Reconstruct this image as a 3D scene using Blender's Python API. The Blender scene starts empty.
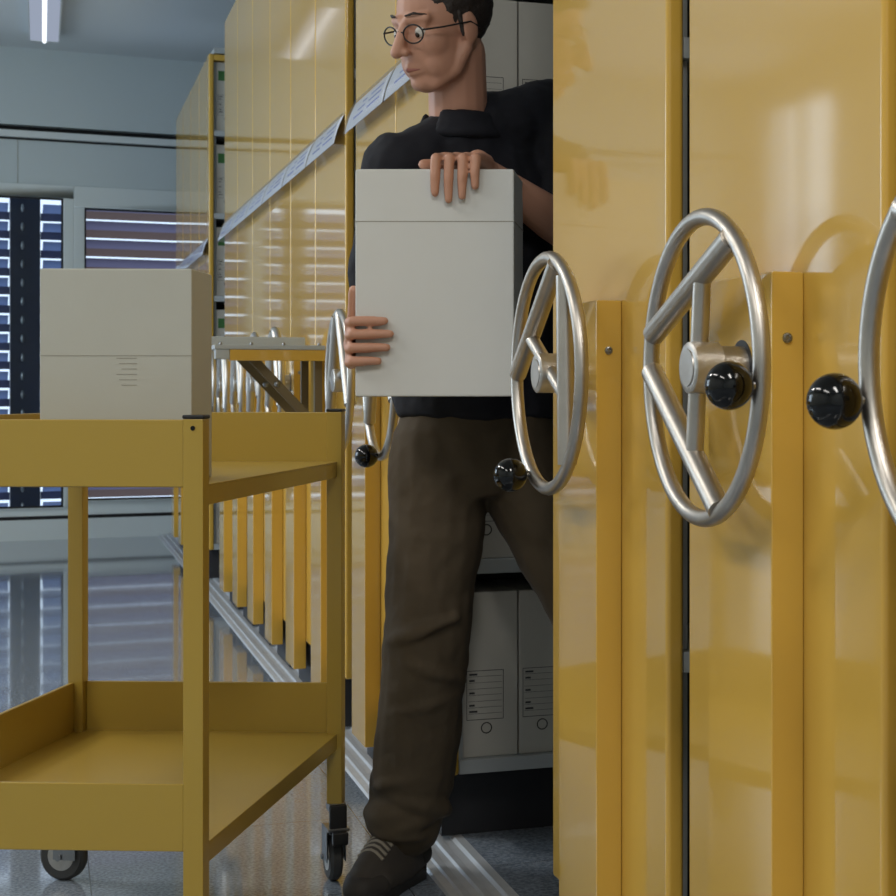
import bpy, bmesh, math, random
from math import sin, cos, pi, radians as R
from mathutils import Vector, Matrix, Euler
random.seed(7)
sc = bpy.context.scene
COL = sc.collection
PSI = math.atan(631/1700)

# ------------------------------------------------------------------ materials
def lin(c):
    return tuple(((v/255)/12.92 if v/255 <= .04045 else ((v/255+.055)/1.055)**2.4) for v in c)
def mat(name, rgb, rough=.5, metal=0., coat=0., coat_rough=.05, spec=.5, bump=None, var=None, trans=0.):
    m = bpy.data.materials.new(name); m.use_nodes = True
    nt = m.node_tree; b = nt.nodes['Principled BSDF']
    c = lin(rgb) + (1,)
    b.inputs['Base Color'].default_value = c
    b.inputs['Roughness'].default_value = rough
    b.inputs['Metallic'].default_value = metal
    b.inputs['Coat Weight'].default_value = coat
    b.inputs['Coat Roughness'].default_value = coat_rough
    b.inputs['Specular IOR Level'].default_value = spec
    tc = nt.nodes.new('ShaderNodeTexCoord')
    if var:                                   # (scale, amount): gentle uneven colour
        n = nt.nodes.new('ShaderNodeTexNoise'); n.inputs['Scale'].default_value = var[0]; n.inputs['Detail'].default_value = 4
        mx = nt.nodes.new('ShaderNodeMix'); mx.data_type = 'RGBA'
        mx.inputs[6].default_value = tuple(v*(1-var[1]) for v in c[:3]) + (1,)
        mx.inputs[7].default_value = tuple(min(1, v*(1+var[1])) for v in c[:3]) + (1,)
        nt.links.new(tc.outputs['Object'], n.inputs['Vector'])
        nt.links.new(n.outputs['Fac'], mx.inputs[0]); nt.links.new(mx.outputs[2], b.inputs['Base Color'])
    if bump:                                  # (scale, strength, distance)
        n = nt.nodes.new('ShaderNodeTexNoise'); n.inputs['Scale'].default_value = bump[0]; n.inputs['Detail'].default_value = 3
        bp = nt.nodes.new('ShaderNodeBump'); bp.inputs['Strength'].default_value = bump[1]; bp.inputs['Distance'].default_value = bump[2]
        nt.links.new(tc.outputs['Object'], n.inputs['Vector'])
        nt.links.new(n.outputs['Fac'], bp.inputs['Height']); nt.links.new(bp.outputs['Normal'], b.inputs['Normal'])
        if coat: nt.links.new(bp.outputs['Normal'], b.inputs['Coat Normal'])
    return m
def emit(name, rgb, s):
    m = bpy.data.materials.new(name); m.use_nodes = True
    nt = m.node_tree; nt.nodes.clear()
    o = nt.nodes.new('ShaderNodeOutputMaterial'); e = nt.nodes.new('ShaderNodeEmission')
    e.inputs['Color'].default_value = lin(rgb)+(1,); e.inputs['Strength'].default_value = s
    nt.links.new(e.outputs[0], o.inputs[0]); return m
def clear(name, tint, gloss, rough=.02, ior=.9):
    m = bpy.data.materials.new(name); m.use_nodes = True
    nt = m.node_tree; nt.nodes.clear()
    o = nt.nodes.new('ShaderNodeOutputMaterial'); t = nt.nodes.new('ShaderNodeBsdfTransparent'); g = nt.nodes.new('ShaderNodeBsdfGlossy')
    t.inputs['Color'].default_value = tint+(1,); g.inputs['Roughness'].default_value = rough
    lw = nt.nodes.new('ShaderNodeLayerWeight'); lw.inputs['Blend'].default_value = .5
    pw = nt.nodes.new('ShaderNodeMath'); pw.operation = 'POWER'; pw.inputs[1].default_value = 5
    f = nt.nodes.new('ShaderNodeMath'); f.operation = 'MULTIPLY'; f.inputs[1].default_value = ior
    nt.links.new(lw.outputs['Facing'], pw.inputs[0]); nt.links.new(pw.outputs[0], f.inputs[0])
    ad = nt.nodes.new('ShaderNodeMath'); ad.operation = 'ADD'; ad.inputs[1].default_value = gloss; ad.use_clamp = True
    mx = nt.nodes.new('ShaderNodeMixShader')
    nt.links.new(f.outputs[0], ad.inputs[0]); nt.links.new(ad.outputs[0], mx.inputs[0])
    nt.links.new(t.outputs[0], mx.inputs[1]); nt.links.new(g.outputs[0], mx.inputs[2]); nt.links.new(mx.outputs[0], o.inputs[0])
    return m

M = {}
M['yellow'] = mat('yellow_enamel', (214,171,74), .36, coat=1., spec=.15, coat_rough=.06, bump=(3, .012, .01))
M['cart_yellow'] = mat('yellow_cart_paint', (176,147,60), .34, coat=.25, coat_rough=.2, bump=(60, .05, .002))  # same paint as the carriages, darkened to stand for weaker light
M['alu'] = mat('worn_aluminium', (188,182,174), .38, metal=1., var=(28, .16), bump=(70, .15, .002))
M['castalu'] = mat('cast_aluminium', (190,186,180), .42, metal=.95, var=(60, .2), bump=(120, .4, .002))
M['steel'] = mat('steel', (150,152,155), .3, metal=1.)
M['bracket'] = mat('brownish_bracket_steel', (120,108,84), .45, metal=.5)
M['black'] = mat('black_bakelite', (6,6,7), .1, spec=.45)
M['blackplastic'] = mat('black_plastic', (22,22,23), .45)
M['rubber'] = mat('grey_rubber', (62,62,62), .7)
M['chassis'] = mat('dark_chassis', (42,42,46), .5)
M['shelf'] = mat('grey_white_shelf', (176,182,184), .4)
M['divider'] = mat('grey_divider', (70,72,74), .7)
M['board'] = mat('archive_board', (196,194,186), .8, var=(14, .05))
M['board2'] = mat('pale_board', (188,189,180), .8, var=(9, .05), bump=(90, .15, .001))
M['boardside'] = mat('carried_board', (216,218,216), .75, var=(9, .04))
M['ink'] = mat('grey_ink', (70,70,72), .8)
M['paleink'] = mat('pale_ink', (160,157,147), .8)
M['holecol'] = mat('hole_dark', (60,58,55), .8)
M['green'] = mat('green_sticker', (60,115,60), .6)
M['paper'] = mat('label_paper', (212,214,220), .6)
M['blueink'] = mat('blue_print', (120,130,190), .6)
M['plastic'] = clear('clear_label_plastic', (.96,.97,.99), .12, .10, .5)
M['glass'] = clear('window_glass', (.93,.96,.97), .0, .0)
M['wall'] = mat('painted_wall', (196,204,204), .7, var=(1.2, .03))
M['wallpanel'] = mat('grey_wall_panel', (198,208,210), .5, var=(1.0, .03))
M['ceil'] = mat('ceiling_paint', (206,212,214), .75)
M['frame'] = mat('white_window_frame', (216,224,224), .4)
M['gap'] = mat('dark_joint', (24,24,26), .7)
M['railwhite'] = mat('white_rail', (220,226,226), .4)
M['lamphouse'] = mat('lamp_housing', (205,210,212), .4)
M['louvre'] = mat('brown_louvre', (112,98,100), .38, bump=(3, .1, .01))
M['louvreblue'] = mat('blue_grey_louvre', (128,142,182), .38)  # sky reflection on the tilted slats put into the colour
M['louvrelip'] = mat('brown_louvre_lip', (108,90,84), .4)
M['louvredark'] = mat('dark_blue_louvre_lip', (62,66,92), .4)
M['post'] = mat('dark_louvre_post', (34,40,60), .45)
M['skin'] = mat('skin', (196,146,122), .5, bump=(80, .1, .001))
M['hair'] = mat('dark_hair', (44,36,32), .6, bump=(120, .6, .004))
M['shirt'] = mat('navy_shirt', (13,15,26), .85, bump=(18, .35, .01))
M['trouser'] = mat('olive_trousers', (78,66,49), .85, bump=(10, .5, .015), var=(7,.12))
M['shoe'] = mat('dark_suede', (64,58,52), .8, bump=(60, .3, .002))
M['shoetoe'] = mat('shoe_toe', (52,47,43), .7)
M['sole'] = mat('shoe_sole', (38,36,35), .7)
M['lace'] = mat('shoe_lace', (138,130,116), .8)
M['eye'] = mat('eye', (230,226,220), .2)
M['iris'] = mat('iris', (40,28,20), .2)
M['lip'] = mat('lip', (168,108,96), .5)

def glow_through(m, amt, rgb):  # added translucency that lifts the slats' dark inner faces
    nt = m.node_tree; o = [n for n in nt.nodes if n.type == 'OUTPUT_MATERIAL'][0]; b = nt.nodes['Principled BSDF']
    t = nt.nodes.new('ShaderNodeBsdfTranslucent'); t.inputs['Color'].default_value = lin(rgb)+(1,)
    mx = nt.nodes.new('ShaderNodeMixShader'); mx.inputs[0].default_value = amt
    nt.links.new(b.outputs[0], mx.inputs[1]); nt.links.new(t.outputs[0], mx.inputs[2]); nt.links.new(mx.outputs[0], o.inputs[0])
glow_through(M['louvre'], .5, (126,120,146)); glow_through(M['louvrelip'], .45, (124,102,96)); glow_through(M['louvreblue'], .5, (116,132,172)); glow_through(M['louvredark'], .2, (70,74,100))
def floor_mat():
    m = mat('polished_floor', (132,138,142), .07, coat=.3, coat_rough=.03, spec=.5)
    nt = m.node_tree; b = nt.nodes['Principled BSDF']; tc = nt.nodes.new('ShaderNodeTexCoord')
    n = nt.nodes.new('ShaderNodeTexNoise'); n.inputs['Scale'].default_value = 140; n.inputs['Detail'].default_value = 2
    r = nt.nodes.new('ShaderNodeValToRGB')
    r.color_ramp.elements[0].position = .35; r.color_ramp.elements[0].color = lin((108,118,130))+(1,)
    r.color_ramp.elements[1].position = .68; r.color_ramp.elements[1].color = lin((152,161,172))+(1,)
    sx = nt.nodes.new('ShaderNodeSeparateXYZ')
    nt.links.new(tc.outputs['Object'], n.inputs['Vector']); nt.links.new(n.outputs['Fac'], r.inputs[0])
    nt.links.new(tc.outputs['Object'], sx.inputs[0])
    def seam(out, off, pitch):
        a = nt.nodes.new('ShaderNodeMath'); a.operation = 'ADD'; a.inputs[1].default_value = off
        p = nt.nodes.new('ShaderNodeMath'); p.operation = 'PINGPONG'; p.inputs[1].default_value = pitch/2
        c = nt.nodes.new('ShaderNodeMath'); c.operation = 'LESS_THAN'; c.inputs[1].default_value = .0014
        nt.links.new(out, a.inputs[0]); nt.links.new(a.outputs[0], p.inputs[0]); nt.links.new(p.outputs[0], c.inputs[0]); return c
    s1 = seam(sx.outputs['X'], 60-.094, .6); s2 = seam(sx.outputs['Y'], 60.2, .6)
    mxm = nt.nodes.new('ShaderNodeMath'); mxm.operation = 'MAXIMUM'
    nt.links.new(s1.outputs[0], mxm.inputs[0]); nt.links.new(s2.outputs[0], mxm.inputs[1])
    mx = nt.nodes.new('ShaderNodeMix'); mx.data_type = 'RGBA'; mx.inputs[7].default_value = lin((92,96,102))+(1,)
    nt.links.new(mxm.outputs[0], mx.inputs[0]); nt.links.new(r.outputs[0], mx.inputs[6]); nt.links.new(mx.outputs[2], b.inputs['Base Color'])
    w = nt.nodes.new('ShaderNodeTexNoise'); w.inputs['Scale'].default_value = 2.2; w.inputs['Detail'].default_value = 2
    bp = nt.nodes.new('ShaderNodeBump'); bp.inputs['Strength'].default_value = .05; bp.inputs['Distance'].default_value = .02
    nt.links.new(tc.outputs['Object'], w.inputs['Vector']); nt.links.new(w.outputs['Fac'], bp.inputs['Height']); nt.links.new(bp.outputs['Normal'], b.inputs['Normal'])
    return m
M['floor'] = floor_mat()
M['rail'] = mat('ribbed_aluminium_ramp', (205,207,210), .38, metal=.35, var=(20, .15), bump=(30, .2, .003))

# ------------------------------------------------------------------ mesh helpers
def link_mesh(name, bm, m, parent=None, smooth=False, bevel=0., seg=2):
    if bevel:
        bmesh.ops.remove_doubles(bm, verts=bm.verts, dist=1e-6)
        es = [e for e in bm.edges if len(e.link_faces) == 2 and e.calc_face_angle(0) > R(35)]
        bmesh.ops.bevel(bm, geom=es, offset=bevel, segments=seg, profile=.5, affect='EDGES', clamp_overlap=True)
    bmesh.ops.recalc_face_normals(bm, faces=bm.faces)
    me = bpy.data.meshes.new(name); bm.to_mesh(me); bm.free()
    me.materials.append(m)
    if smooth or bevel:
        me.shade_smooth()
        me.set_sharp_from_angle(angle=R(40))
    o = bpy.data.objects.new(name, me); COL.objects.link(o)
    if bevel:
        o.modifiers.new('wn', 'WEIGHTED_NORMAL').keep_sharp = True
    if parent: o.parent = parent
    return o
def box(bm, x0, x1, y0, y1, z0, z1, mtx=None):
    vs = [bm.verts.new(Vector((x, y, z)) if mtx is None else mtx @ Vector((x, y, z))) for x in (x0, x1) for y in (y0, y1) for z in (z0, z1)]
    for f in ((0,1,3,2),(4,6,7,5),(0,4,5,1),(2,3,7,6),(0,2,6,4),(1,5,7,3)):
        bm.faces.new([vs[i] for i in f])
def tube(bm, pts, rad, n=12, cap=True, closed=False):
    pts = [Vector(p) for p in pts]; k = len(pts)
    rads = rad if isinstance(rad, (list, tuple)) else [rad]*k
    rings = []; prev = None
    for i, p in enumerate(pts):
        if closed: d = (pts[(i+1) % k] - pts[i-1]).normalized()
        else: d = (pts[min(i+1, k-1)] - pts[max(i-1, 0)]).normalized()
        if prev is None:
            a = Vector((0,0,1)) if abs(d.z) < .9 else Vector((1,0,0))
            u = d.cross(a).normalized()
        else: u = (prev - d*prev.dot(d)).normalized()
        prev = u; v = d.cross(u)
        rings.append([bm.verts.new(p + (u*cos(2*pi*j/n) + v*sin(2*pi*j/n))*rads[i]) for j in range(n)])
    for i in range(k if closed else k-1):
        a, b = rings[i], rings[(i+1) % k]
        for j in range(n): bm.faces.new((a[j], a[(j+1) % n], b[(j+1) % n], b[j]))
    if cap and not closed:
        bm.faces.new(rings[0]); bm.faces.new(rings[-1])
def sphere(bm, c, r, seg=24, rings=14, mtx=None):
    rr = r if isinstance(r, (tuple, list)) else (r, r, r)
    t = Matrix.Translation(Vector(c)) @ Matrix.Diagonal((*rr, 1))
    if mtx is not None: t = mtx @ t
    bmesh.ops.create_uvsphere(bm, u_segments=seg, v_segments=rings, radius=1, matrix=t)
def lathe_x(bm, prof, n=32, c=(0,0,0)):            # profile (x, r) turned about the X axis
    rings = [[bm.verts.new((c[0]+x, c[1]+r*cos(2*pi*j/n), c[2]+r*sin(2*pi*j/n))) for j in range(n)] for x, r in prof]
    for a, b in zip(rings, rings[1:]):
        for j in range(n): bm.faces.new((a[j], a[(j+1) % n], b[(j+1) % n], b[j]))
    bm.faces.new(rings[0]); bm.faces.new(rings[-1])
def extrude_y(bm, prof, y0, y1):                   # closed (x, z) outline pulled along Y
    a = [bm.verts.new((x, y0, z)) for x, z in prof]; b = [bm.verts.new((x, y1, z)) for x, z in prof]
    n = len(prof)
    for i in range(n): bm.faces.new((a[i], a[(i+1) % n], b[(i+1) % n], b[i]))
    bm.faces.new(a); bm.faces.new(b)
def extrude_x(bm, prof, x0, x1):                   # closed (y, z) outline pulled along X
    a = [bm.verts.new((x0, y, z)) for y, z in prof]; b = [bm.verts.new((x1, y, z)) for y, z in prof]
    n = len(prof)
    for i in range(n): bm.faces.new((a[i], a[(i+1) % n], b[(i+1) % n], b[i]))
    bm.faces.new(a); bm.faces.new(b)
def BX(name, m, parent, *dims, bevel=0., seg=2):
    bm = bmesh.new(); box(bm, *dims); return link_mesh(name, bm, m, parent, bevel=bevel, seg=seg)

def empty(name, loc=(0,0,0), rz=0, label=None, cat=None, group=None):
    o = bpy.data.objects.new(name, None); COL.objects.link(o)
    o.empty_display_size = .1; o.location = loc; o.rotation_euler = (0,0,rz)
    return tag(o, label, cat, group)
def tag(o, label=None, cat=None, group=None, kind=None):
    if label: o['label'] = label
    if cat: o['category'] = cat
    if group: o['group'] = group
    if kind: o['kind'] = kind
    return o
def dup(o, parent=None):
    c = o.copy(); COL.objects.link(c)
    if parent is not None: c.parent = parent
    for ch in list(o.children): dup(ch, c)
    return c
def struct(name, bm, m, loc=(0,0,0), rz=0, bevel=0.):
    o = link_mesh(name, bm, m, None, bevel=bevel); o.location = loc; o.rotation_euler = (0,0,rz)
    o['kind'] = 'structure'; return o

# ------------------------------------------------------------------ room
CEIL = 3.29
X_L, X_R, Y_B = -3.35, 3.4, -2.2
WO, WR = Vector((-.248, 12.148, 0)), math.atan(.0926)       # far wall origin and turn
def far_y(x): return 12.148 + .0926*(x+.248)
bm = bmesh.new()
vs = [bm.verts.new(v) for v in ((X_L,Y_B,0),(X_R,Y_B,0),(X_R,far_y(X_R)+.1,0),(X_L,far_y(X_L)+.1,0))]
bm.faces.new(vs); r_ = bmesh.ops.extrude_face_region(bm, geom=bm.faces[:])
bmesh.ops.translate(bm, vec=(0,0,-.08), verts=[v for v in r_['geom'] if isinstance(v, bmesh.types.BMVert)])
struct('floor', bm, M['floor'])
bm = bmesh.new(); box(bm, X_L-.1, X_R+.1, Y_B-.1, far_y(X_R)+.3, CEIL, CEIL+.08); struct('ceiling', bm, M['ceil'])
bm = bmesh.new(); box(bm, X_R, X_R+.1, Y_B, far_y(X_R)+.1, 0, CEIL); struct('wall_right', bm, M['wall'])
bm = bmesh.new(); box(bm, X_L-.1, X_R+.1, Y_B-.1, Y_B, 0, CEIL); struct('wall_back', bm, M['wall'])
# left wall with two unseen window openings added for side light and a reflected band
LW = [(5.4, 9.0, .9, 2.7), (10.25, 11.5, .1, 3.1)]
bm = bmesh.new()
ys = [Y_B] + [v for p in LW for v in p[:2]] + [far_y(X_L)+.1]
for i in range(0, len(ys), 2): box(bm, X_L-.15, X_L, ys[i], ys[i+1], 0, CEIL)
for a, b, z0, z1 in LW:
    box(bm, X_L-.15, X_L, a, b, 0, z0); box(bm, X_L-.15, X_L, a, b, z1, CEIL)
struct('wall_left', bm, M['wall'])
for i, (a, b, z0, z1) in enumerate(LW):
    bm = bmesh.new()
    for q0, q1 in ((z0, z0+.06), (z1-.06, z1)): box(bm, X_L-.1, X_L-.02, a, b, q0, q1)
    for y in (a, (a+b)/2-.03, b-.06): box(bm, X_L-.1, X_L-.02, y, y+.06, z0+.06, z1-.06)
    w = struct('window_%d' % (4+i), bm, M['frame'])  # frame of an added, unseen left opening
    BX('glass_pane', M['glass'], w, X_L-.064, X_L-.058, a+.06, b-.06, z0+.06, z1-.06)

# far wall, in its own frame: s along, y outwards
def far(name, bm, m, bevel=0.): return struct(name, bm, m, WO, WR, bevel)
S0, S1 = -3.13, 3.68
WIN = [(-2.42, -1.13, .217, 2.30), (-.98, .391, .217, 2.30), (.525, 2.0, .257, 2.243)]
bm = bmesh.new()
edges = [S0] + [v for a, b, *_ in WIN for v in (a-.03, b+.03)] + [S1]
for i in range(0, len(edges), 2): box(bm, edges[i], edges[i+1], 0, .22, 0, 2.365)
box(bm, S0, S1, 0, .22, 2.365, 2.69)
box(bm, S0, S1, -.03, .22, 2.775, CEIL)
box(bm, S0, S1, 0, .22, 0, .15)
far('wall_far', bm, M['wallpanel'])
bm = bmesh.new(); box(bm, S0, S1, .05, .2, 2.69, 2.775); far('trim_1', bm, M['gap'])
bm = bmesh.new(); box(bm, S0, S1, -.045, .0, 2.692, 2.737); far('trim_2', bm, M['railwhite'], .004)
bm = bmesh.new(); box(bm, S0, S1, -.004, .0, 2.678, 2.692); far('trim_3', bm, M['gap'])
for i, q in enumerate((-1.75, .10, 1.75)):
    bm = bmesh.new(); box(bm, q, q+.004, -.002, 0, 2.37, 2.678); far('trim_%d' % (6+i), bm, M['paleink'])
bm = bmesh.new(); box(bm, S0, S1, -.018, 0, 0, .138); far('baseboard_far', bm, M['frame'])
bm = bmesh.new(); box(bm, S0, S1, -.014, 0, .138, .16); far('trim_9', bm, M['gap'])
for i, (a, b, z0, z1) in enumerate(WIN):
    bm = bmesh.new()
    t = .066
    top = 2.365
    box(bm, a-t, b+t, -.02, .08, z1, top+.02); box(bm, a-t, b+t, -.02, .08, .161, z0)
    box(bm, a-t, a, -.02, .08, z0, z1); box(bm, b, b+t, -.02, .08, z0, z1)
    # dark glazing gasket
    w = far('window_%d' % (i+1), bm, M['frame'], .004)
    bm = bmesh.new()
    g = .012
    box(bm, a, b, .0, .03, z1-g, z1); box(bm, a, b, 0, .03, z0, z0+g); box(bm, a, a+g, 0, .03, z0, z1); box(bm, b-g, b, 0, .03, z0, z1)
    link_mesh('gasket', bm, M['gap'], w)
    BX('glass_pane', M['glass'], w, a, b, .04, .046, z0, z1)
# outside louvres
PIT = .1297
def sheet(name, m, parent, s0, s1, prof):
    bm = bmesh.new()
    a = [bm.verts.new((s0, y, z)) for y, z in prof]; b = [bm.verts.new((s1, y, z)) for y, z in prof]
    for j in range(len(prof)-1): bm.faces.new((a[j], a[j+1], b[j+1], b[j]))
    return link_mesh(name, bm, m, parent, smooth=True)
def slats(parent, s0, s1, yb, z_top, n, h, pitch, m, mlow, ra=0, rb=0):
    for k in range(n):
        zt = z_top - k*pitch; q0 = .52
        up = [(yb + .05*q + .014*sin(pi*q), zt - h*q) for q in (q0*j/5 for j in range(6))]
        lo = [(yb + .05*q + .014*sin(pi*q), zt - h*q) for q in (q0 + (1-q0)*j/5 for j in range(6))]
        sl = sheet('slat', m, parent, s0, s1, up); sheet('slat_lip', mlow, sl, s0-ra, s1+rb, lo)  # lower band of the same slat curve in a second tone
lv = empty('louvre_blind', WO, WR, 'brown horizontal louvre slats outside the window behind the shelving ends', 'blind')
slats(lv, .50, 2.05, .30, 2.315, 17, .114, PIT, M['louvre'], M['louvrelip'])
for x in (.455, 2.05): BX('guide_rail', M['post'], lv, x, x+.045, .28, .4, 0, 2.5)
def blue_blind(s0, sa, sb, s1, label):
    l = empty('louvre_blind', WO, WR, label, 'blind')
    for a, b, ra, rb in ((s0, sa-.008, 0, .012), (sb+.008, s1, .012, 0)): slats(l, a, b, .30, 2.285, 17, .112, .128, M['louvreblue'], M['louvredark'], ra, rb)
    BX('centre_post', M['post'], l, sa+.006, sb-.006, .33, .40, 0, 2.5, bevel=.004)
    for k in range(17):
        z = 2.285 - k*.128; b1 = bmesh.new(); sphere(b1, ((sa+sb)/2-.02, .322, z-.03), (.012, .012, .03), 10, 6)
        link_mesh('slat_clip', b1, M['steel'], l, smooth=True)
    return l
blue_blind(-1.02, .075, .282, .44, 'blue grey louvre slats split by a dark post, outside left window')
blue_blind(-2.5, -1.85, -1.65, -1.06, 'blue grey louvre slats outside the window further left')

# ramp rail and platform
bm = bmesh.new()
prof = [(.752, .0), (.756, .006), (.772, .009), (.776, .013), (.789, .0135), (.792, .010), (.806, .0125), (.81, .018), (.823, .0185), (.826, .015), (.842, .018), (.848, .024), (.866, .025), (.866, .0)]
extrude_y(bm, prof, Y_B+.05, 12.2)
tag(link_mesh('trim_4', bm, M['rail']), kind='structure')
bm = bmesh.new(); box(bm, .866, X_R, Y_B+.05, 12.2, 0, .025); struct('trim_5', bm, M['floor'])

# ------------------------------------------------------------------ carriages
W2 = .281; LEN = 1.7; PITCH = .427; SH0 = .181
def wheel_into(parent, alpha):
    bm = bmesh.new()
    tube(bm, [(0, .175*cos(2*pi*i/64), .175*sin(2*pi*i/64)) for i in range(64)], .0102, 14, closed=True)
    w = link_mesh('handwheel', bm, M['alu'], parent, smooth=True)
    w.location = (-.090, 0, 1.027)
    def pt(deg, r): return Vector((0, -r*cos(R(deg)), r*sin(R(deg))))
    ends = []
    for sg in (1, -1):
        a, b = pt(sg*8, .171), pt(sg*116, .171)
        bm = bmesh.new(); tube(bm, [a, b], .0142, 16); link_mesh('spoke', bm, M['alu'], w, smooth=True)
        ends.append((a, b))
    # cross bar through the hub to both chords
    def meet(sg, deg):
        a, b = ends[0 if sg > 0 else 1]; d = pt(deg, 1)
        ab = b-a; den = ab.y*d.z - ab.z*d.y
        t = (d.y*a.z - d.z*a.y)/den
        return a + ab*t
    bm = bmesh.new(); tube(bm, [meet(1, 84), meet(-1, -84)], .0108, 16); link_mesh('spoke', bm, M['alu'], w, smooth=True)
    bm = bmesh.new(); lathe_x(bm, [(-.018, .022), (-.018, .0275), (-.016, .030), (.018, .030), (.021, .0255), (.0535, .0255)])
    link_mesh('hub', bm, M['castalu'], w, smooth=True)
    bm = bmesh.new(); lathe_x(bm, [(-.0195, .0215), (-.0175, .022)]); link_mesh('hub_cap', bm, M['alu'], w, smooth=True)
    bm = bmesh.new(); lathe_x(bm, [(.0495, .033), (.0538, .033)]); link_mesh('shaft_ring', bm, M['blackplastic'], w)
    k = pt(180, .175)
    bm = bmesh.new(); lathe_x(bm, [(-.02, .0055), (.004, .0055)], 14, k); link_mesh('knob_stem', bm, M['steel'], w, smooth=True)
    bm = bmesh.new(); sphere(bm, (k.x-.037, k.y, k.z), .0262, 32, 18); link_mesh('knob', bm, M['black'], w, smooth=True)
    w.rotation_euler = (-R(alpha), 0, 0)
    return w
def make_carriage():
    t = empty('archive_carriage')
    BX('end_panel', M['yellow'], t, 0, .026, -W2, W2, .18, 2.74, bevel=.007, seg=3)
    b = bmesh.new(); box(b, -.04, -.0002, -.0875, .1075, .095, 1.135); h = link_mesh('drive_housing', b, M['yellow'], t, bevel=.0025)
    b = bmesh.new()
    for i in range(1):
        m4 = Matrix.Translation((-.021, -.0875, 1.06)) @ Matrix.Rotation(-pi/2, 4, 'Z')
        rings = [(-.0035, .0042), (-.0035, .0052), (.001, .0058)]
        tmp = bmesh.new(); lathe_x(tmp, [(-.0018, .0024), (-.0035, .0034), (-.003, .0056), (.001, .006)], 16)
        bmesh.ops.transform(tmp, matrix=Matrix.Translation((-.021, -.0875, 1.06)) @ Matrix.Rotation(pi/2, 4, 'Z'), verts=tmp.verts)
        me = bpy.data.meshes.new('tmp'); tmp.to_mesh(me); tmp.free(); b.from_mesh(me); bpy.data.meshes.remove(me)
    link_mesh('screw', b, M['steel'], h, smooth=True)
    BX('chassis', M['chassis'], t, .012, LEN, -.17, .17, .0255, SH0)
    for y in (-W2+.02, W2-.035):
        for x in (.0265, LEN-.012): BX('upright', M['shelf'], t, x, x+.0115, y, y+.015, SH0, 2.70)
    for k in range(7):
        b = bmesh.new(); z = SH0 + .03 + k*PITCH
        if z > 2.8: continue
        box(b, .0265, LEN, -W2+.004, W2-.004, z-.03, z); link_mesh('shelf', b, M['shelf'], t, bevel=.002)
    BX('divider', M['divider'], t, .04, LEN-.015, -.006, .006, SH0+.03, 2.70)
    # label holder: curved clear strip over a paper insert
    prof = [(-.0005, 1.7935), (-.004, 1.7935)]
    for j in range(11):
        q = j/10; prof.append((-.004-.030*q - .006*sin(pi*q), 1.792-.090*q))
    prof += [(-.0325, 1.700), (-.0005, 1.700)]
    b = bmesh.new()
    va = [b.verts.new((x, -W2+.004, z)) for x, z in prof]; vb = [b.verts.new((x, W2-.004, z)) for x, z in prof]
    for j in range(len(prof)-1): b.faces.new((va[j], va[j+1], vb[j+1], vb[j]))
    lh = link_mesh('label_holder', b, M['plastic'], t, smooth=True)
    pp = [(-.0045-.030*q - .0035*sin(pi*q), 1.788-.084*q) for q in (j/8 for j in range(9))]
    b = bmesh.new(); extrude_y(b, [(x+.003, z-.001) for x, z in pp] + [(x+.0036, z-.001) for x, z in reversed(pp)], -W2+.01, W2-.01); link_mesh('paper_insert', b, M['paper'], lh, smooth=True)
    b = bmesh.new()
    for j in range(3):
        q = .25+.2*j; x = -.0045-.030*q-.0035*sin(pi*q)+.003; z = 1.787-.084*q
        for y0, y1 in ((-.2, -.03), (.03, .09+.04*j)):
            box(b, x-.0016, x-.0002, y0, y1, z-.0055, z-.0005)
    link_mesh('printed_line', b, M['blueink'], lh)
    BX('top_cover', M['yellow'], t, .026, LEN, -W2, W2, 2.706, 2.737, bevel=.003)
    return t
def find(t, nm): return [c for c in t.children if c.name.split('.')[0] == nm][0]
GRP = None
X1 = .81
cars = [  # centre Y, wheel angle or None, label
    (1.24, 12, 'yellow archive carriage nearest the camera, only its handwheel showing at right edge'),
    (1.84, 173, 'large yellow carriage whose whole wheel has a black knob beside its hub'),
    (2.484, 64, 'yellow carriage end bordering the aisle, its wheel knob hanging low left'),
    (3.835, 100, 'yellow carriage right behind the walking man, with archive boxes facing the aisle'),
    (4.40, 95, 'yellow carriage glimpsed between the man and the tall bare edge strip'),
    (5.128, None, 'yellow carriage with the fold out shelf and no handwheel'),
    (5.695, 90, 'yellow carriage just behind the fold out shelf one'),
    (6.26, 100, 'yellow carriage second behind the fold out shelf one'),
    (6.825, 90, 'yellow carriage third behind the fold out shelf one'),
    (7.39, 80, 'yellow carriage fourth behind the fold out shelf one'),
    (7.955, 137, 'yellow carriage closing the middle block, beside the far aisle'),
    (9.32, 60, 'yellow carriage first beyond the far aisle, with boxes showing at its edge'),
    (9.885, 130, 'yellow carriage second beyond the far aisle'),
    (10.45, 200, 'yellow carriage third beyond the far aisle'),
    (11.015, 280, 'yellow carriage last in the row, nearest the windows'),
]
proto = make_carriage(); bare = None
wheel_into(proto, 0)
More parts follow.
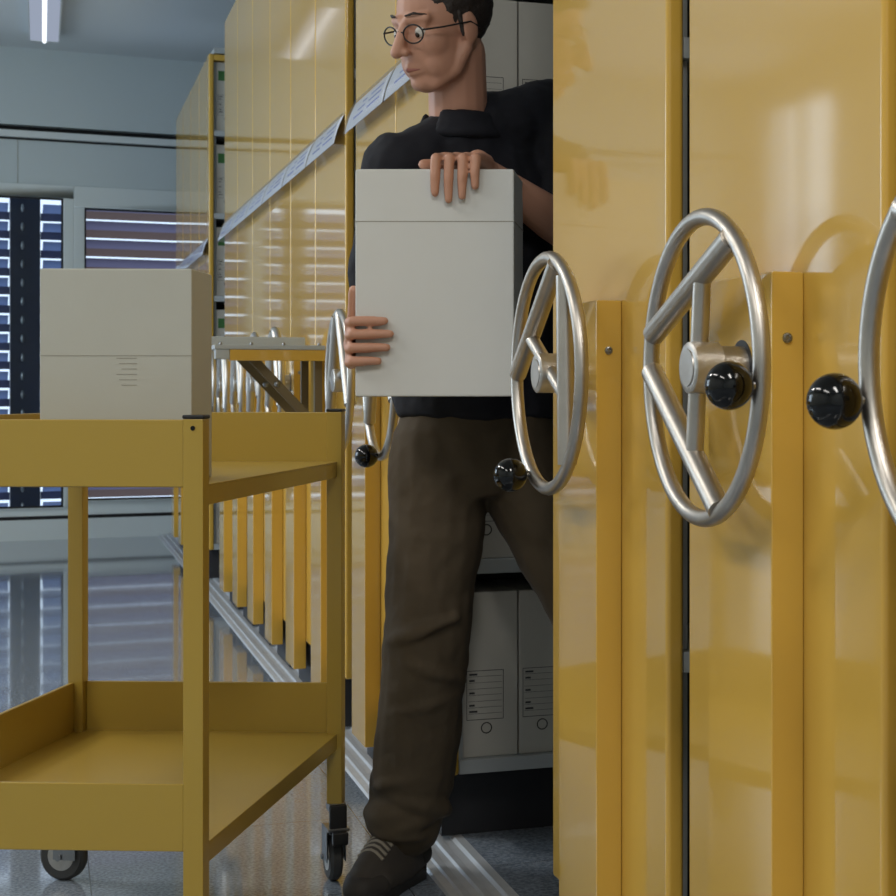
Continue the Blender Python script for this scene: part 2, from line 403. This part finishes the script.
for i, (y, al, lab) in enumerate(cars):
    c = proto if i == 0 else dup(proto)
    c.location = (X1, y, 0); tag(c, lab, 'archive carriage', 'yellow mobile archive carriages')
    w = find(c, 'handwheel')
    if al is None:
        for ch in list(w.children): bpy.data.objects.remove(ch)
        bpy.data.objects.remove(w)
        # folding work shelf on this carriage
        hs = find(c, 'drive_housing')
        f = BX('folding_shelf', M['shelf'], c, -.352, -.042, -.195, .215, 1.118, 1.131, bevel=.002)
        BX('back_rim', M['shelf'], f, -.352, -.042, .205, .2149, 1.1315, 1.166, bevel=.002)
        BX('shelf_fascia', M['yellow'], f, -.31, -.042, -.193, -.18, 1.086, 1.1178, bevel=.002)
        BX('corner_block', M['shelf'], f, -.35, -.3102, -.193, -.15, 1.090, 1.1178, bevel=.003)
        b = bmesh.new()
        for x in (-.335, -.25, -.16, -.06): sphere(b, (x, -.19, 1.133), (.005, .005, .006), 10, 6)
        link_mesh('rivet', b, M['steel'], f, smooth=True)
        for yy in (-.12, .15):
            b = bmesh.new()
            dirv = Matrix.Translation((-.245, yy, 1.100)) @ Matrix.Rotation(math.atan2(.215, .20), 4, 'Y')
            box(b, 0, .285, -.004, .004, -.013, .013, dirv)
            box(b, -.05, .20, -.006, .006, .002, .018, Matrix.Translation((-.245, yy, 1.099)))
            box(b, -.064, -.0415, yy-.011, yy+.011, .87, 1.1175)
            link_mesh('folding_bracket', b, M['bracket'], f, bevel=.001)
            b = bmesh.new(); tmp = Matrix.Translation((-.17, yy-.006, 1.022)); sphere(b, (-.17, yy-.006, 1.02), (.009, .004, .009), 12, 8); link_mesh('bracket_bolt', b, M['steel'], f, smooth=True)
    else:
        w.rotation_euler = (-R(al), 0, 0)

# ------------------------------------------------------------------ archive boxes on the shelves
BW, BH, BD = .1215, .355, .238
def make_abox():
    b = bmesh.new(); box(b, 0, BW, 0, BD, 0, BH); o = link_mesh('archive_box', b, M['board'], None, bevel=.0025)
    b = bmesh.new()
    x0, x1, z0, z1 = .008, .090, BH*.225, BH*.525
    e = -.0006
    def q(xa, xb, za, zb): box(b, xa, xb, e, .0002, za, zb)
    t = .0012
    q(x0, x1, z0, z0+t); q(x0, x1, z1-t, z1); q(x0, x0+t, z0, z1); q(x1-t, x1, z0, z1)
    for k in range(1, 8):
        z = z0 + (z1-z0)*k/8
        q(x0+.004, x1-.004, z, z+.0006)
        if k not in (3, 5): q(x0+.006, x0+.006+.012+.006*(k % 2), z+.003, z+.007)
    link_mesh('printed_form', b, M['ink'], o)
    b = bmesh.new()
    tmp = [( .052+.0125*cos(2*pi*j/24), .062+.0125*sin(2*pi*j/24)) for j in range(24)]
    b1 = [b.verts.new((x, -.0008, z)) for x, z in tmp]; b2 = [b.verts.new((.052+(x-.052)*.8, -.0008, .062+(z-.062)*.8)) for x, z in tmp]
    for j in range(24): b.faces.new((b1[j], b1[(j+1) % 24], b2[(j+1) % 24], b2[j]))
    b3 = [b.verts.new((.052+(x-.052)*.8, .0004, .062+(z-.062)*.8)) for x, z in tmp]
    for j in range(24): b.faces.new((b2[j], b2[(j+1) % 24], b3[(j+1) % 24], b3[j]))
    link_mesh('finger_hole', b, M['holecol'], o)
    return o
ab = make_abox(); first = True
shelfname = ['bottom shelf', 'second lowest shelf', 'third lowest shelf', 'third highest shelf', 'second highest shelf', 'top shelf']
ordn = ['nearest the yellow panel', 'second from yellow panel', 'third from yellow panel', 'fourth from yellow panel']
for ci, where, n in ((3, 'behind the walking man', 4), (11, 'beyond the far aisle', 2)):
    y0 = cars[ci][0] - W2 + .022
    for k in range(6):
        for j in range(n):
            o = ab if first else dup(ab); first = False
            o.location = (X1 + .039 + j*.1245, y0 + random.uniform(0, .006), SH0 + .0305 + k*PITCH)
            tag(o, 'grey archive box on %s %s, %s' % (shelfname[k], where, ordn[j]), 'archive box', 'archive boxes in the carriage %s' % where)
            if ci == 11 and k >= 2 and j == 0:
                b = bmesh.new(); box(b, .01, .05, -.0008, .0002, .26, .31); link_mesh('green_sticker', b, M['green'], o)

# ------------------------------------------------------------------ trolley
cx, cy, crz = .2204, 2.665, -(PSI + math.atan(75/1700))
cart = empty('archive_trolley', (cx, cy, 0), crz, 'yellow two tier steel trolley with black corner caps on castors', 'trolley')
CW, CD = .532, .876
Y = M['cart_yellow']
for px, py in ((0, 0), (-CW, 0), (0, CD), (-CW, CD)):
    p = BX('post', Y, cart, px-.0155, px+.0155, py-.0155, py+.0155, .165, .958, bevel=.002)
    BX('post_cap', M['blackplastic'], p, px-.0165, px+.0165, py-.0165, py+.0165, .958, .964, bevel=.002)
    if py == 0:
        b = bmesh.new(); tmp = bmesh.new(); lathe_x(tmp, [(-.0008, .0036), (.001, .0036)], 14)
        bmesh.ops.transform(tmp, matrix=Matrix.Translation((px, py-.0158, .944)) @ Matrix.Rotation(pi/2, 4, 'Z'), verts=tmp.verts)
        me = bpy.data.meshes.new('t'); tmp.to_mesh(me); tmp.free(); b.from_mesh(me); bpy.data.meshes.remove(me)
        link_mesh('post_bolt', b, M['black'], p)
for zf in (.857, .307):
    b = bmesh.new()
    box(b, -CW-.003, .006, -.0045, CD+.0025, zf-.003, zf)
    box(b, .003, .006, .016, CD-.016, zf-.032, zf-.003)
    t = link_mesh('tray', b, Y, cart, bevel=.001)
    BX('tray_front', Y, t, -CW+.0156, -.0156, -.013, -.004, zf-.002, zf+.100, bevel=.002)
    BX('tray_back', Y, t, -CW+.0156, -.0156, CD+.002, CD+.011, zf-.002, zf+.100, bevel=.002)
    BX('tray_side', Y, t, -CW-.011, -CW-.002, .0156, CD-.0156, zf-.002, zf+.100, bevel=.002)
def caster(px, py, ang):
    e = bpy.data.objects.new('castor', None)
    b = bmesh.new()
    box(b, -.017, .017, -.017, .017, .150, .166); box(b, -.022, .022, -.03, .03, .112, .118)
    tube(b, [(0, 0, .116), (0, 0, .152)], .012, 12)
    for s in (-1, 1): box(b, s*.019-.0015, s*.019+.0015, -.005, .045, .045, .116)
    tube(b, [(-.024, .032, .05), (.024, .032, .05)], .006, 10)
    c = link_mesh('castor', b, M['steel'], cart, bevel=.001)
    c.location = (px, py, 0); c.rotation_euler = (0, 0, ang)
    b = bmesh.new(); lathe_x(b, [(-.0125, .030), (-.0125, .044), (-.007, .05), (.007, .05), (.0125, .044), (.0125, .030)], 36, (0, .032, .0502)); link_mesh('tyre', b, M['rubber'], c, smooth=True)
    b = bmesh.new(); lathe_x(b, [(-.0142, .012), (-.0132, .029), (.0132, .029), (.0142, .012)], 30, (0, .032, .0502)); link_mesh('wheel_hub', b, M['castalu'], c, smooth=True)
    b = bmesh.new(); box(b, -.018, .018, -.026, -.0175, .105, .165); box(b, -.016, .016, -.05, -.034, .088, .115); link_mesh('brake_lever', b, M['blackplastic'], c, bevel=.004)
caster(0, CD, R(25)+0)
caster(-CW, CD, R(80))
caster(0, 0, R(20)); caster(-CW, 0, R(150))

# box on the trolley
bx = empty('storage_box', (0,0,0), 0, 'off white cardboard box standing on the upper tray of the yellow trolley', 'box')
bx.parent = None
mloc = Matrix.Translation((cx, cy, 0)) @ Matrix.Rotation(crz, 4, 'Z')
p = mloc @ Vector((-.043, .11, .8573)); bx.location = p; bx.rotation_euler = (0, 0, crz + R(4.5))
b = bmesh.new(); box(b, -.238, 0, 0, .135, 0, .336); link_mesh('carton', b, M['board2'], bx, bevel=.003)
b = bmesh.new()
box(b, -.238, 0, -.0005, .0002, .198, .1992)
for k in range(6): box(b, -.118 + .004*(k % 3), -.086, -.0005, .0002, .194-.0085*k, .1952-.0085*k)
for k in range(2): box(b, -.15, -.142+.004*k, -.0005, .0002, .088, .0895)
link_mesh('faint_print', b, M['paleink'], bx)

# ------------------------------------------------------------------ the man with the box
def cap(bm, p0, r0, p1, r1, n=16):
    p0, p1 = Vector(p0), Vector(p1)
    tube(bm, [p0, p0.lerp(p1, .5), p1], [r0, (r0+r1)/2, r1], n)
    sphere(bm, p0, r0, n, 10); sphere(bm, p1, r1, n, 10)
def chain(bm, pts, rads, n=16):
    for i in range(len(pts)-1): cap(bm, pts[i], rads[i], pts[i+1], rads[i+1], n)
def loft(bm, rings, n=28):                      # rings: (centre, rx, ry, turn) ellipses
    rr = []
    for c, rx, ry, a in rings:
        c = Vector(c)
        rr.append([bm.verts.new(c + Vector((rx*cos(t)*cos(a) - ry*sin(t)*sin(a), rx*cos(t)*sin(a) + ry*sin(t)*cos(a), 0))) for t in (2*pi*j/n for j in range(n))])
    for a, b in zip(rr, rr[1:]):
        for j in range(n): bm.faces.new((a[j], a[(j+1) % n], b[(j+1) % n], b[j]))
    bm.faces.new(rr[0]); bm.faces.new(rr[-1])
def fuse(name, bm, m, parent, voxel=.007, smooth=6, fac=.5, disp=None):
    bmesh.ops.recalc_face_normals(bm, faces=bm.faces)
    me = bpy.data.meshes.new(name); bm.to_mesh(me); bm.free()
    o = bpy.data.objects.new(name, me); COL.objects.link(o)
    r = o.modifiers.new('r', 'REMESH'); r.mode = 'VOXEL'; r.voxel_size = voxel
    s = o.modifiers.new('s', 'SMOOTH'); s.iterations = smooth; s.factor = fac
    if disp:
        tx = bpy.data.textures.new(name, 'CLOUDS'); tx.noise_scale = disp[0]; tx.noise_depth = 2
        d = o.modifiers.new('d', 'DISPLACE'); d.texture = tx; d.strength = disp[1]; d.mid_level = .5; d.texture_coords = 'LOCAL'
    dg = bpy.context.evaluated_depsgraph_get()
    new = bpy.data.meshes.new_from_object(o.evaluated_get(dg)); new.name = name
    o.modifiers.clear(); o.data = new; bpy.data.meshes.remove(me)
    new.materials.clear(); new.materials.append(m); new.shade_smooth()
    if parent: o.parent = parent
    return o
ZC = 3.4; XC = -.43
man = empty('person', (XC*cos(PSI)+ZC*sin(PSI), -XC*sin(PSI)+ZC*cos(PSI), 0), -PSI,
            'man in navy shirt and olive trousers stepping out of the aisle carrying a pale box', 'person')
# head frame
HC = Vector((-.012, -.15, 1.690))
fwd = Vector((-.66, -.70, -.27)).normalized()
rgt = fwd.cross(Vector((.10, 0, 1))).normalized(); upv = rgt.cross(fwd).normalized()
HM = Matrix((rgt, fwd, upv)).transposed().to_4x4(); HM.translation = HC      # x right, y forward, z up
def H(*v): return HM @ Vector(v)
def hs(bm, c, r, seg=20, rings=14): sphere(bm, c, r, seg, rings, HM)
SHR = Vector((-.098, -.125, 1.430)); SHL = Vector((.185, .03, 1.555))       # his right is on the picture's left
ELR = Vector((-.150, -.075, 1.17)); WRR = Vector((-.150, -.215, 1.085))
ELL = Vector((.262, -.07, 1.29)); WRL = Vector((.085, -.235, 1.405))
HIPR = Vector((-.035, -.02, .90)); HIPL = Vector((.105, .02, .91))
KNR = Vector((-.050, -.045, .50)); ANR = Vector((-.112, .055, .085))
KNL = Vector((.285, .02, .52)); ANL = Vector((.47, .05, .115))
b = bmesh.new()
hs(b, (0, -.012, .035), (.075, .095, .088), 28, 18)
hs(b, (0, .028, -.030), (.060, .064, .080), 24, 16)
hs(b, (0, .052, -.086), (.034, .032, .026))
for s in (-1, 1):
    hs(b, (s*.030, .022, -.055), (.030, .058, .042)); hs(b, (s*.034, .048, -.018), (.028, .036, .036))
    chain(b, [H(s*.058, -.004, -.035), H(s*.048, .022, -.072), H(s*.022, .056, -.092)], [.016, .016, .016])
    cap(b, H(s*.010, .084, .028), .010, H(s*.044, .068, .028), .010); cap(b, H(s*.018, .080, .014), .005, H(s*.042, .072, .014), .005)
    cap(b, H(s*.020, .078, -.010), .005, H(s*.042, .070, -.008), .005)
    hs(b, (s*.075, -.008, .000), (.009, .020, .031)); hs(b, (s*.012, .104, -.030), (.009, .010, .008))
chain(b, [H(0, .088, .018), H(0, .104, -.010), H(0, .116, -.028)], [.009, .011, .012])
chain(b, [H(-.022, .078, -.060), H(0, .088, -.058), H(.022, .078, -.060)], [.006, .009, .006])
chain(b, [H(-.018, .078, -.068), H(0, .086, -.069), H(.018, .078, -.068)], [.006, .009, .006])
chain(b, [H(0, -.03, -.05), Vector((.012, -.075, 1.53)), Vector((.02, -.06, 1.46))], [.056, .058, .07])
loft(b, [((.02, 0, .86), .13, .09, 0), ((.02, -.01, 1.0), .125, .085, .1), ((.02, -.03, 1.15), .12, .085, .3), ((.025, -.05, 1.32), .14, .085, .45), ((.028, -.055, 1.45), .11, .07, .5)])
def arm(bm, sh, el, wr):
    chain(bm, [sh, el], [.046, .040]); chain(bm, [el, el.lerp(wr, .35), wr], [.041, .042, .027])
arm(b, SHR, ELR, WRR); arm(b, SHL, ELL, WRL)
chain(b, [HIPR, KNR, ANR], [.07, .05, .032]); chain(b, [HIPL, KNL, ANL], [.07, .05, .038])
# feet, inside the shoes
chain(b, [ANR, Vector((-.150, -.04, .040))], [.030, .02]); chain(b, [ANL, Vector((.44, -.03, .070))], [.030, .02])
# left hand lies over the top front edge of the box
BT, BF = 1.395, -.385                          # box top and box front
palmL = [WRL, Vector((.060, -.300, 1.420)), Vector((.048, -.345, 1.418))]
chain(b, [WRL, Vector((.075, -.29, 1.420))], [.027, .022])
for dx in (-.030, -.010, .010, .030):
    cap(b, Vector((.072+dx*.55, -.278, 1.420)), .0155, Vector((.052+dx, -.352, 1.4165)), .0125)
for dx, L in ((-.036, .062), (-.012, .074), (.012, .068), (.035, .050)):
    x = .050+dx
    chain(b, [(x, -.350, 1.4165), (x-.002, -.392, 1.412), (x-.003, -.3965, 1.412-L*.5), (x-.003, -.3955, 1.412-L)], [.0106, .0098, .0090, .0078], 12)
chain(b, [(.052, -.285, 1.414), (.010, -.312, 1.411), (-.018, -.338, 1.408)], [.0145, .0118, .0098], 12)
# right hand wraps the left face of the box
chain(b, [WRR, Vector((-.153, -.285, 1.085))], [.026, .02])
for dz in (-.030, -.010, .010, .030):
    cap(b, Vector((-.158, -.262, 1.085+dz*.6)), .0155, Vector((-.146, -.345, 1.085+dz)), .0125)
for dz, L in ((-.036, .045), (-.012, .06), (.012, .066), (.035, .056)):
    z = 1.085+dz
    chain(b, [(-.146, -.345, z), (-.142, -.386, z+.002), (-.134, -.3985, z+.003), (-.134+L*.55, -.3975, z+.004), (-.134+L, -.396, z+.004)], [.0106, .0100, .0095, .0088, .0078], 12)
chain(b, [(-.155, -.275, 1.11), (-.149, -.305, 1.15), (-.146, -.325, 1.182)], [.0145, .0118, .0098], 12)
body = fuse('body', b, M['skin'], man, .0034, 6)
for s in (-1, 1):
    b = bmesh.new(); hs(b, (s*.031, .0745, .003), .0118, 18, 12); e = link_mesh('eye', b, M['eye'], body, smooth=True)
    b = bmesh.new(); hs(b, (s*.031, .0842, -.0005), (.0055, .0032, .0055), 14, 10); link_mesh('iris', b, M['iris'], e, smooth=True)
    b = bmesh.new(); chain(b, [H(s*.015, .093, .036), H(s*.032, .087, .039), H(s*.050, .070, .034)], [.0025, .003, .002], 8); fuse('eyebrow', b, M['hair'], body, .002, 2)
b = bmesh.new(); chain(b, [H(-.019, .0835, -.0635), H(0, .0945, -.0635), H(.019, .0835, -.0635)], [.0022, .0045, .0022], 10); link_mesh('lips', b, M['lip'], body, smooth=True)
# hair: cap over the skull, short at the sides
b = bmesh.new()
hs(b, (0, -.022, .044), (.081, .098, .090), 32, 20)
for k in range(11):
    a = R(-78 + k*15.6); cap(b, H(.072*sin(a), .010+.060*cos(a), .088), .016, H(.03*sin(a), .03*cos(a)-.02, .128), .014, 10)
hair = bmesh.new()
bmesh.ops.bisect_plane(b, geom=b.verts[:]+b.edges[:]+b.faces[:], plane_co=H(0, .055, .05), plane_no=(HM.to_3x3() @ Vector((0, .78, -.62))).normalized(), clear_outer=True)
bmesh.ops.bisect_plane(b, geom=b.verts[:]+b.edges[:]+b.faces[:], plane_co=H(0, -.05, -.055), plane_no=(HM.to_3x3() @ Vector((0, .25, -1))).normalized(), clear_outer=True)
bmesh.ops.holes_fill(b, edges=b.edges, sides=0)
hair.free()
fuse('hair', b, M['hair'], man, .005, 3, disp=(.012, .006))
for s in (-1, 1):
    b = bmesh.new(); cap(b, H(s*.074, .012, .03), .006, H(s*.074, .010, -.012), .004, 10); fuse('sideburn', b, M['hair'], man, .003, 2)
# glasses
g = None
b = bmesh.new()
for s in (-1, 1):
    tube(b, [H(s*.033 + .024*cos(2*pi*j/24), .101-abs(s*.033+.024*cos(2*pi*j/24))*.16, .002 + .017*sin(2*pi*j/24)) for j in range(24)], .0016, 8, closed=True)
    tube(b, [H(s*.057, .092, .008), H(s*.078, .06, .008), H(s*.083, -.005, .010), H(s*.081, -.03, -.004)], .0017, 8)
tube(b, [H(-.010, .100, .006), H(0, .1025, .009), H(.010, .100, .006)], .0016, 8)
link_mesh('glasses', b, M['blackplastic'], man, smooth=True)
# shirt: trunk, collar and sleeves to above the elbow
b = bmesh.new()
loft(b, [((.048, 0, .945), .172, .125, 0), ((.042, -.005, 1.02), .172, .122, .05), ((.032, -.02, 1.14), .168, .122, .25), ((.03, -.035, 1.28), .182, .128, .42),
         ((.03, -.045, 1.39), .185, .122, .46), ((.03, -.05, 1.46), .155, .10, .48), ((.026, -.06, 1.515), .085, .08, .4)], 32)
cap(b, Vector((.0, -.09, 1.475)), .072, SHR + Vector((0, 0, -.005)), .066)
cap(b, Vector((.06, -.03, 1.505)), .085, SHL + Vector((0, 0, .0)), .072)
chain(b, [SHR, SHR.lerp(ELR, .55), SHR.lerp(ELR, .80)], [.070, .066, .064]); chain(b, [SHL, SHL.lerp(ELL, .55), SHL.lerp(ELL, .80)], [.074, .068, .066])
shirt = fuse('shirt', b, M['shirt'], man, .008, 5, disp=(.07, .02))
b = bmesh.new()
cpts = []
for j in range(20):
    a = R(-60 + j*300/19) - .9
    cpts.append(Vector((.014+.066*cos(a), -.078+.066*sin(a), 1.548 - .012*sin(a)*0)))
for z, rr, k in ((-.002, .007, .98), (-.014, .009, 1.03), (-.028, .010, 1.12), (-.042, .010, 1.24)):
    chain(b, [Vector((.014+(p.x-.014)*k, -.078+(p.y+.078)*k, p.z+z-.012)) for p in cpts], [rr]*20, 8)
fuse('collar', b, M['shirt'], shirt, .005, 4)
# trousers
b = bmesh.new()
loft(b, [((.045, 0, .985), .160, .118, 0), ((.045, 0, .92), .164, .122, 0), ((.04, 0, .84), .158, .116, 0), ((.025, 0, .79), .10, .09, 0)], 32)
chain(b, [HIPR+Vector((.004, 0, -.01)), HIPR.lerp(KNR, .5)+Vector((.004, 0, 0)), KNR+Vector((-.004, 0, .03)), KNR.lerp(ANR, .35), KNR.lerp(ANR, .65), ANR+Vector((.010, -.004, .11))], [.100, .094, .087, .084, .083, .080])
chain(b, [ANR+Vector((.010, -.004, .13)), ANR+Vector((.004, -.012, .07)), ANR+Vector((.004, -.014, .045))], [.080, .076, .072])
chain(b, [HIPL, HIPL.lerp(KNL, .5), KNL, KNL.lerp(ANL, .5), ANL+Vector((-.02, 0, .05))], [.110, .098, .080, .076, .074])
def fold(c, r, sx, dz, turn=0.):               # a soft roll of cloth round the leg
    pts = []
    for j in range(9):
        a = R(-160 + 140*j/8) + turn
        pts.append(Vector(c) + Vector((sx*cos(a), sx*sin(a), dz*(j/8-.5))))
    chain(b, pts, [r*(.35+.65*sin(pi*(j+.5)/9)) for j in range(9)], 10)
for q, r, sx, dz, tn in ((.94, .022, .070, .05, 0.), (.83, .020, .072, -.06, .5), (.97, .020, .072, -.03, -.6), (.70, .014, .078, .06, -.3), (.10, .016, .076, -.07, .2), (.90, .030, .068, .02, -.9), (-.08, .015, .082, .06, -.4), (.28, .013, .078, .05, .4)):
    c = KNR.lerp(ANR + Vector((.006, -.008, .03)), q); fold(c, r, sx, dz, tn)
fuse('trousers', b, M['trouser'], man, .006, 7, disp=(.09, .014))
# shoes
def shoe(toe, heel, lift=0.):
    toe, heel = Vector(toe), Vector(heel)
    d = (toe-heel).normalized(); sd = Vector((-d.y, d.x, 0)); L = (toe-heel).length
    def P(a, s, z): return heel + d*(a*L) + sd*s + Vector((0, 0, z+lift))
    b = bmesh.new()
    chain(b, [P(.14, 0, .060), P(.30, 0, .070), P(.50, 0, .060), P(.72, 0, .046), P(.86, 0, .040)], [.038, .044, .042, .040, .034])
    chain(b, [P(.12, 0, .040), P(.4, .012, .04), P(.75, .018, .036), P(.9, 0, .034)], [.036, .036, .033, .026])
    chain(b, [P(.12, 0, .040), P(.4, -.008, .04), P(.75, -.016, .036), P(.9, 0, .034)], [.036, .036, .033, .026])
    chain(b, [P(.14, 0, .10), P(.34, 0, .105)], [.040, .044]); chain(b, [P(.34, 0, .100), P(.50, 0, .084), P(.66, 0, .068), P(.8, 0, .052)], [.043, .039, .036, .034])
    s = fuse('shoe', b, M['shoe'], man, .006, 4)
    b = bmesh.new()
    ring = [(0, .0), (.03, .026), (.12, .038), (.3, .039), (.5, .040), (.7, .049), (.85, .047), (.95, .033), (1, .010)]
    out = [P(a, w, 0) for a, w in ring] + [P(a, -w, 0) for a, w in reversed(ring)]
    lo = [b.verts.new(p + Vector((0, 0, .001))) for p in out]; hi = [b.verts.new(p + Vector((0, 0, .024))) for p in out]
    n = len(out)
    for i in range(n): b.faces.new((lo[i], lo[(i+1) % n], hi[(i+1) % n], hi[i]))
    b.faces.new(lo); b.faces.new(hi)
    link_mesh('sole', b, M['sole'], s, smooth=True)
    for k in range(6):
        a = .50 + k*.048; z = .1235 - .125*(a-.50)
        b = bmesh.new(); tube(b, [P(a, -.030, z-.014), P(a+.008, -.012, z-.001), P(a+.014, 0, z+.002), P(a+.02, .012, z-.001), P(a+.028, .030, z-.014)], .0034, 8); link_mesh('lace', b, M['lace'], s, smooth=True)
    b = bmesh.new(); chain(b, [P(.80, .018, .030), P(.92, .006, .030), P(.92, -.006, .030), P(.80, -.018, .030)], [.032, .030, .030, .032], 16); fuse('toe_cap', b, M['shoetoe'], s, .005, 4)
    b = bmesh.new(); chain(b, [P(.10, .020, .05), P(.02, 0, .055), P(.10, -.020, .05)], [.026, .030, .026], 14); fuse('heel_counter', b, M['shoetoe'], s, .005, 4)
    return s
shoe((-.185, -.105, 0), (-.098, .125, 0)); shoe((.40, -.105, 0), (.475, .125, 0), .027)
# the carried box
cb = empty('carried_box', man.location, -PSI, 'pale grey archive box held by the walking man against his chest', 'box')
b = bmesh.new(); box(b, -.132, .150, BF, -.205, .990, BT-.001); o = link_mesh('carton', b, M['boardside'], cb, bevel=.004)
b = bmesh.new(); box(b, -.1325, .1505, BF-.0006, -.2045, 1.30, 1.3015); link_mesh('lid_edge', b, M['paleink'], cb)
for o in (cb,):
    base = Vector((0, -.295, .990))
    o.location = man.location + Matrix.Rotation(-PSI, 3, 'Z') @ base
    for ch in o.children: ch.data.transform(Matrix.Translation(-base))

# ------------------------------------------------------------------ lamps
def lamp(x, y0, y1, label):
    l = empty('ceiling_light', (x, (y0+y1)/2, CEIL), 0, label, 'ceiling light', 'long ceiling lights')
    h = (y1-y0)/2
    b = bmesh.new(); box(b, -.095, -.085, -h, h, -.055, -.001); box(b, .085, .095, -h, h, -.055, -.001); box(b, -.085, .085, -h, -h+.01, -.055, -.001); box(b, -.085, .085, h-.01, h, -.055, -.001)
    link_mesh('housing', b, M['lamphouse'], l)
    BX('diffuser', M['diff'], l, -.084, .084, -h+.011, h-.011, -.05, -.044)
    b = bmesh.new(); tube(b, [(0, -h+.02, -.056), (0, h-.02, -.056)], .013, 12); link_mesh('tube', b, M['tube'], l, smooth=True)
M['diff'] = emit('lamp_diffuser', (196,208,232), .62)
M['tube'] = emit('lamp_tube', (240,246,255), 1.7)
lamp(.02, 9.98, 11.6, 'long ceiling light with a bright tube, at top left')
for x, y in ((.02, -1.4), (-1.9, 4.6), (-1.9, 2.0), (-1.9, -.6)): lamp(x, y, y+1.6, 'long ceiling light over the room, out of view')  # unseen; the row left of the aisle is added to light the panels

def area(name, loc, rot, sx, sy, power, col):
    l = bpy.data.lights.new(name, 'AREA'); l.shape = 'RECTANGLE'; l.size = sx; l.size_y = sy; l.energy = power; l.color = col
    o = bpy.data.objects.new(name, l); COL.objects.link(o); o.location = loc; o.rotation_euler = rot; return o
# area lights at the unseen ceiling lamps; the left row is added
for x, y, pw, wd in ((.02, -.6, 56, .4), (-1.9, 5.4, 62, .3), (-1.9, 2.8, 36, .3), (-1.9, .2, 36, .3)):
    area('lamp_light', (x, y, CEIL-.07), (0, 0, 0), wd, 1.6, pw, (1, .96, .90))
# side light added behind the unseen left openings
for (a, b, z0, z1), pw in zip(LW, (95, 20)):
    area('window_light', (X_L-.2, (a+b)/2, (z0+z1)/2), (0, -pi/2, 0), z1-z0-.1, b-a-.1, pw, (.80, .90, 1.))

w = bpy.data.worlds.new('sky'); sc.world = w; w.use_nodes = True
bg = w.node_tree.nodes['Background']; bg.inputs['Color'].default_value = (.70, .82, 1., 1); bg.inputs['Strength'].default_value = 1.6

# ------------------------------------------------------------------ camera
cam = bpy.data.cameras.new('camera'); co = bpy.data.objects.new('camera', cam); COL.objects.link(co)
co.location = (0, 0, 1.0); co.rotation_euler = (pi/2, 0, -PSI)
cam.sensor_width = 24; cam.lens = 1700/896*24; cam.shift_x = -.25; cam.shift_y = -(448-391)/896
cam.clip_start = .05; cam.clip_end = 200
cam.dof.use_dof = True; cam.dof.focus_distance = 2.7; cam.dof.aperture_fstop = 13
sc.camera = co
sc.view_settings.view_transform = 'Standard'; sc.view_settings.look = 'None'
sc.view_settings.gamma = 1; sc.view_settings.use_curve_mapping = False
sc.view_settings.exposure = -0.12
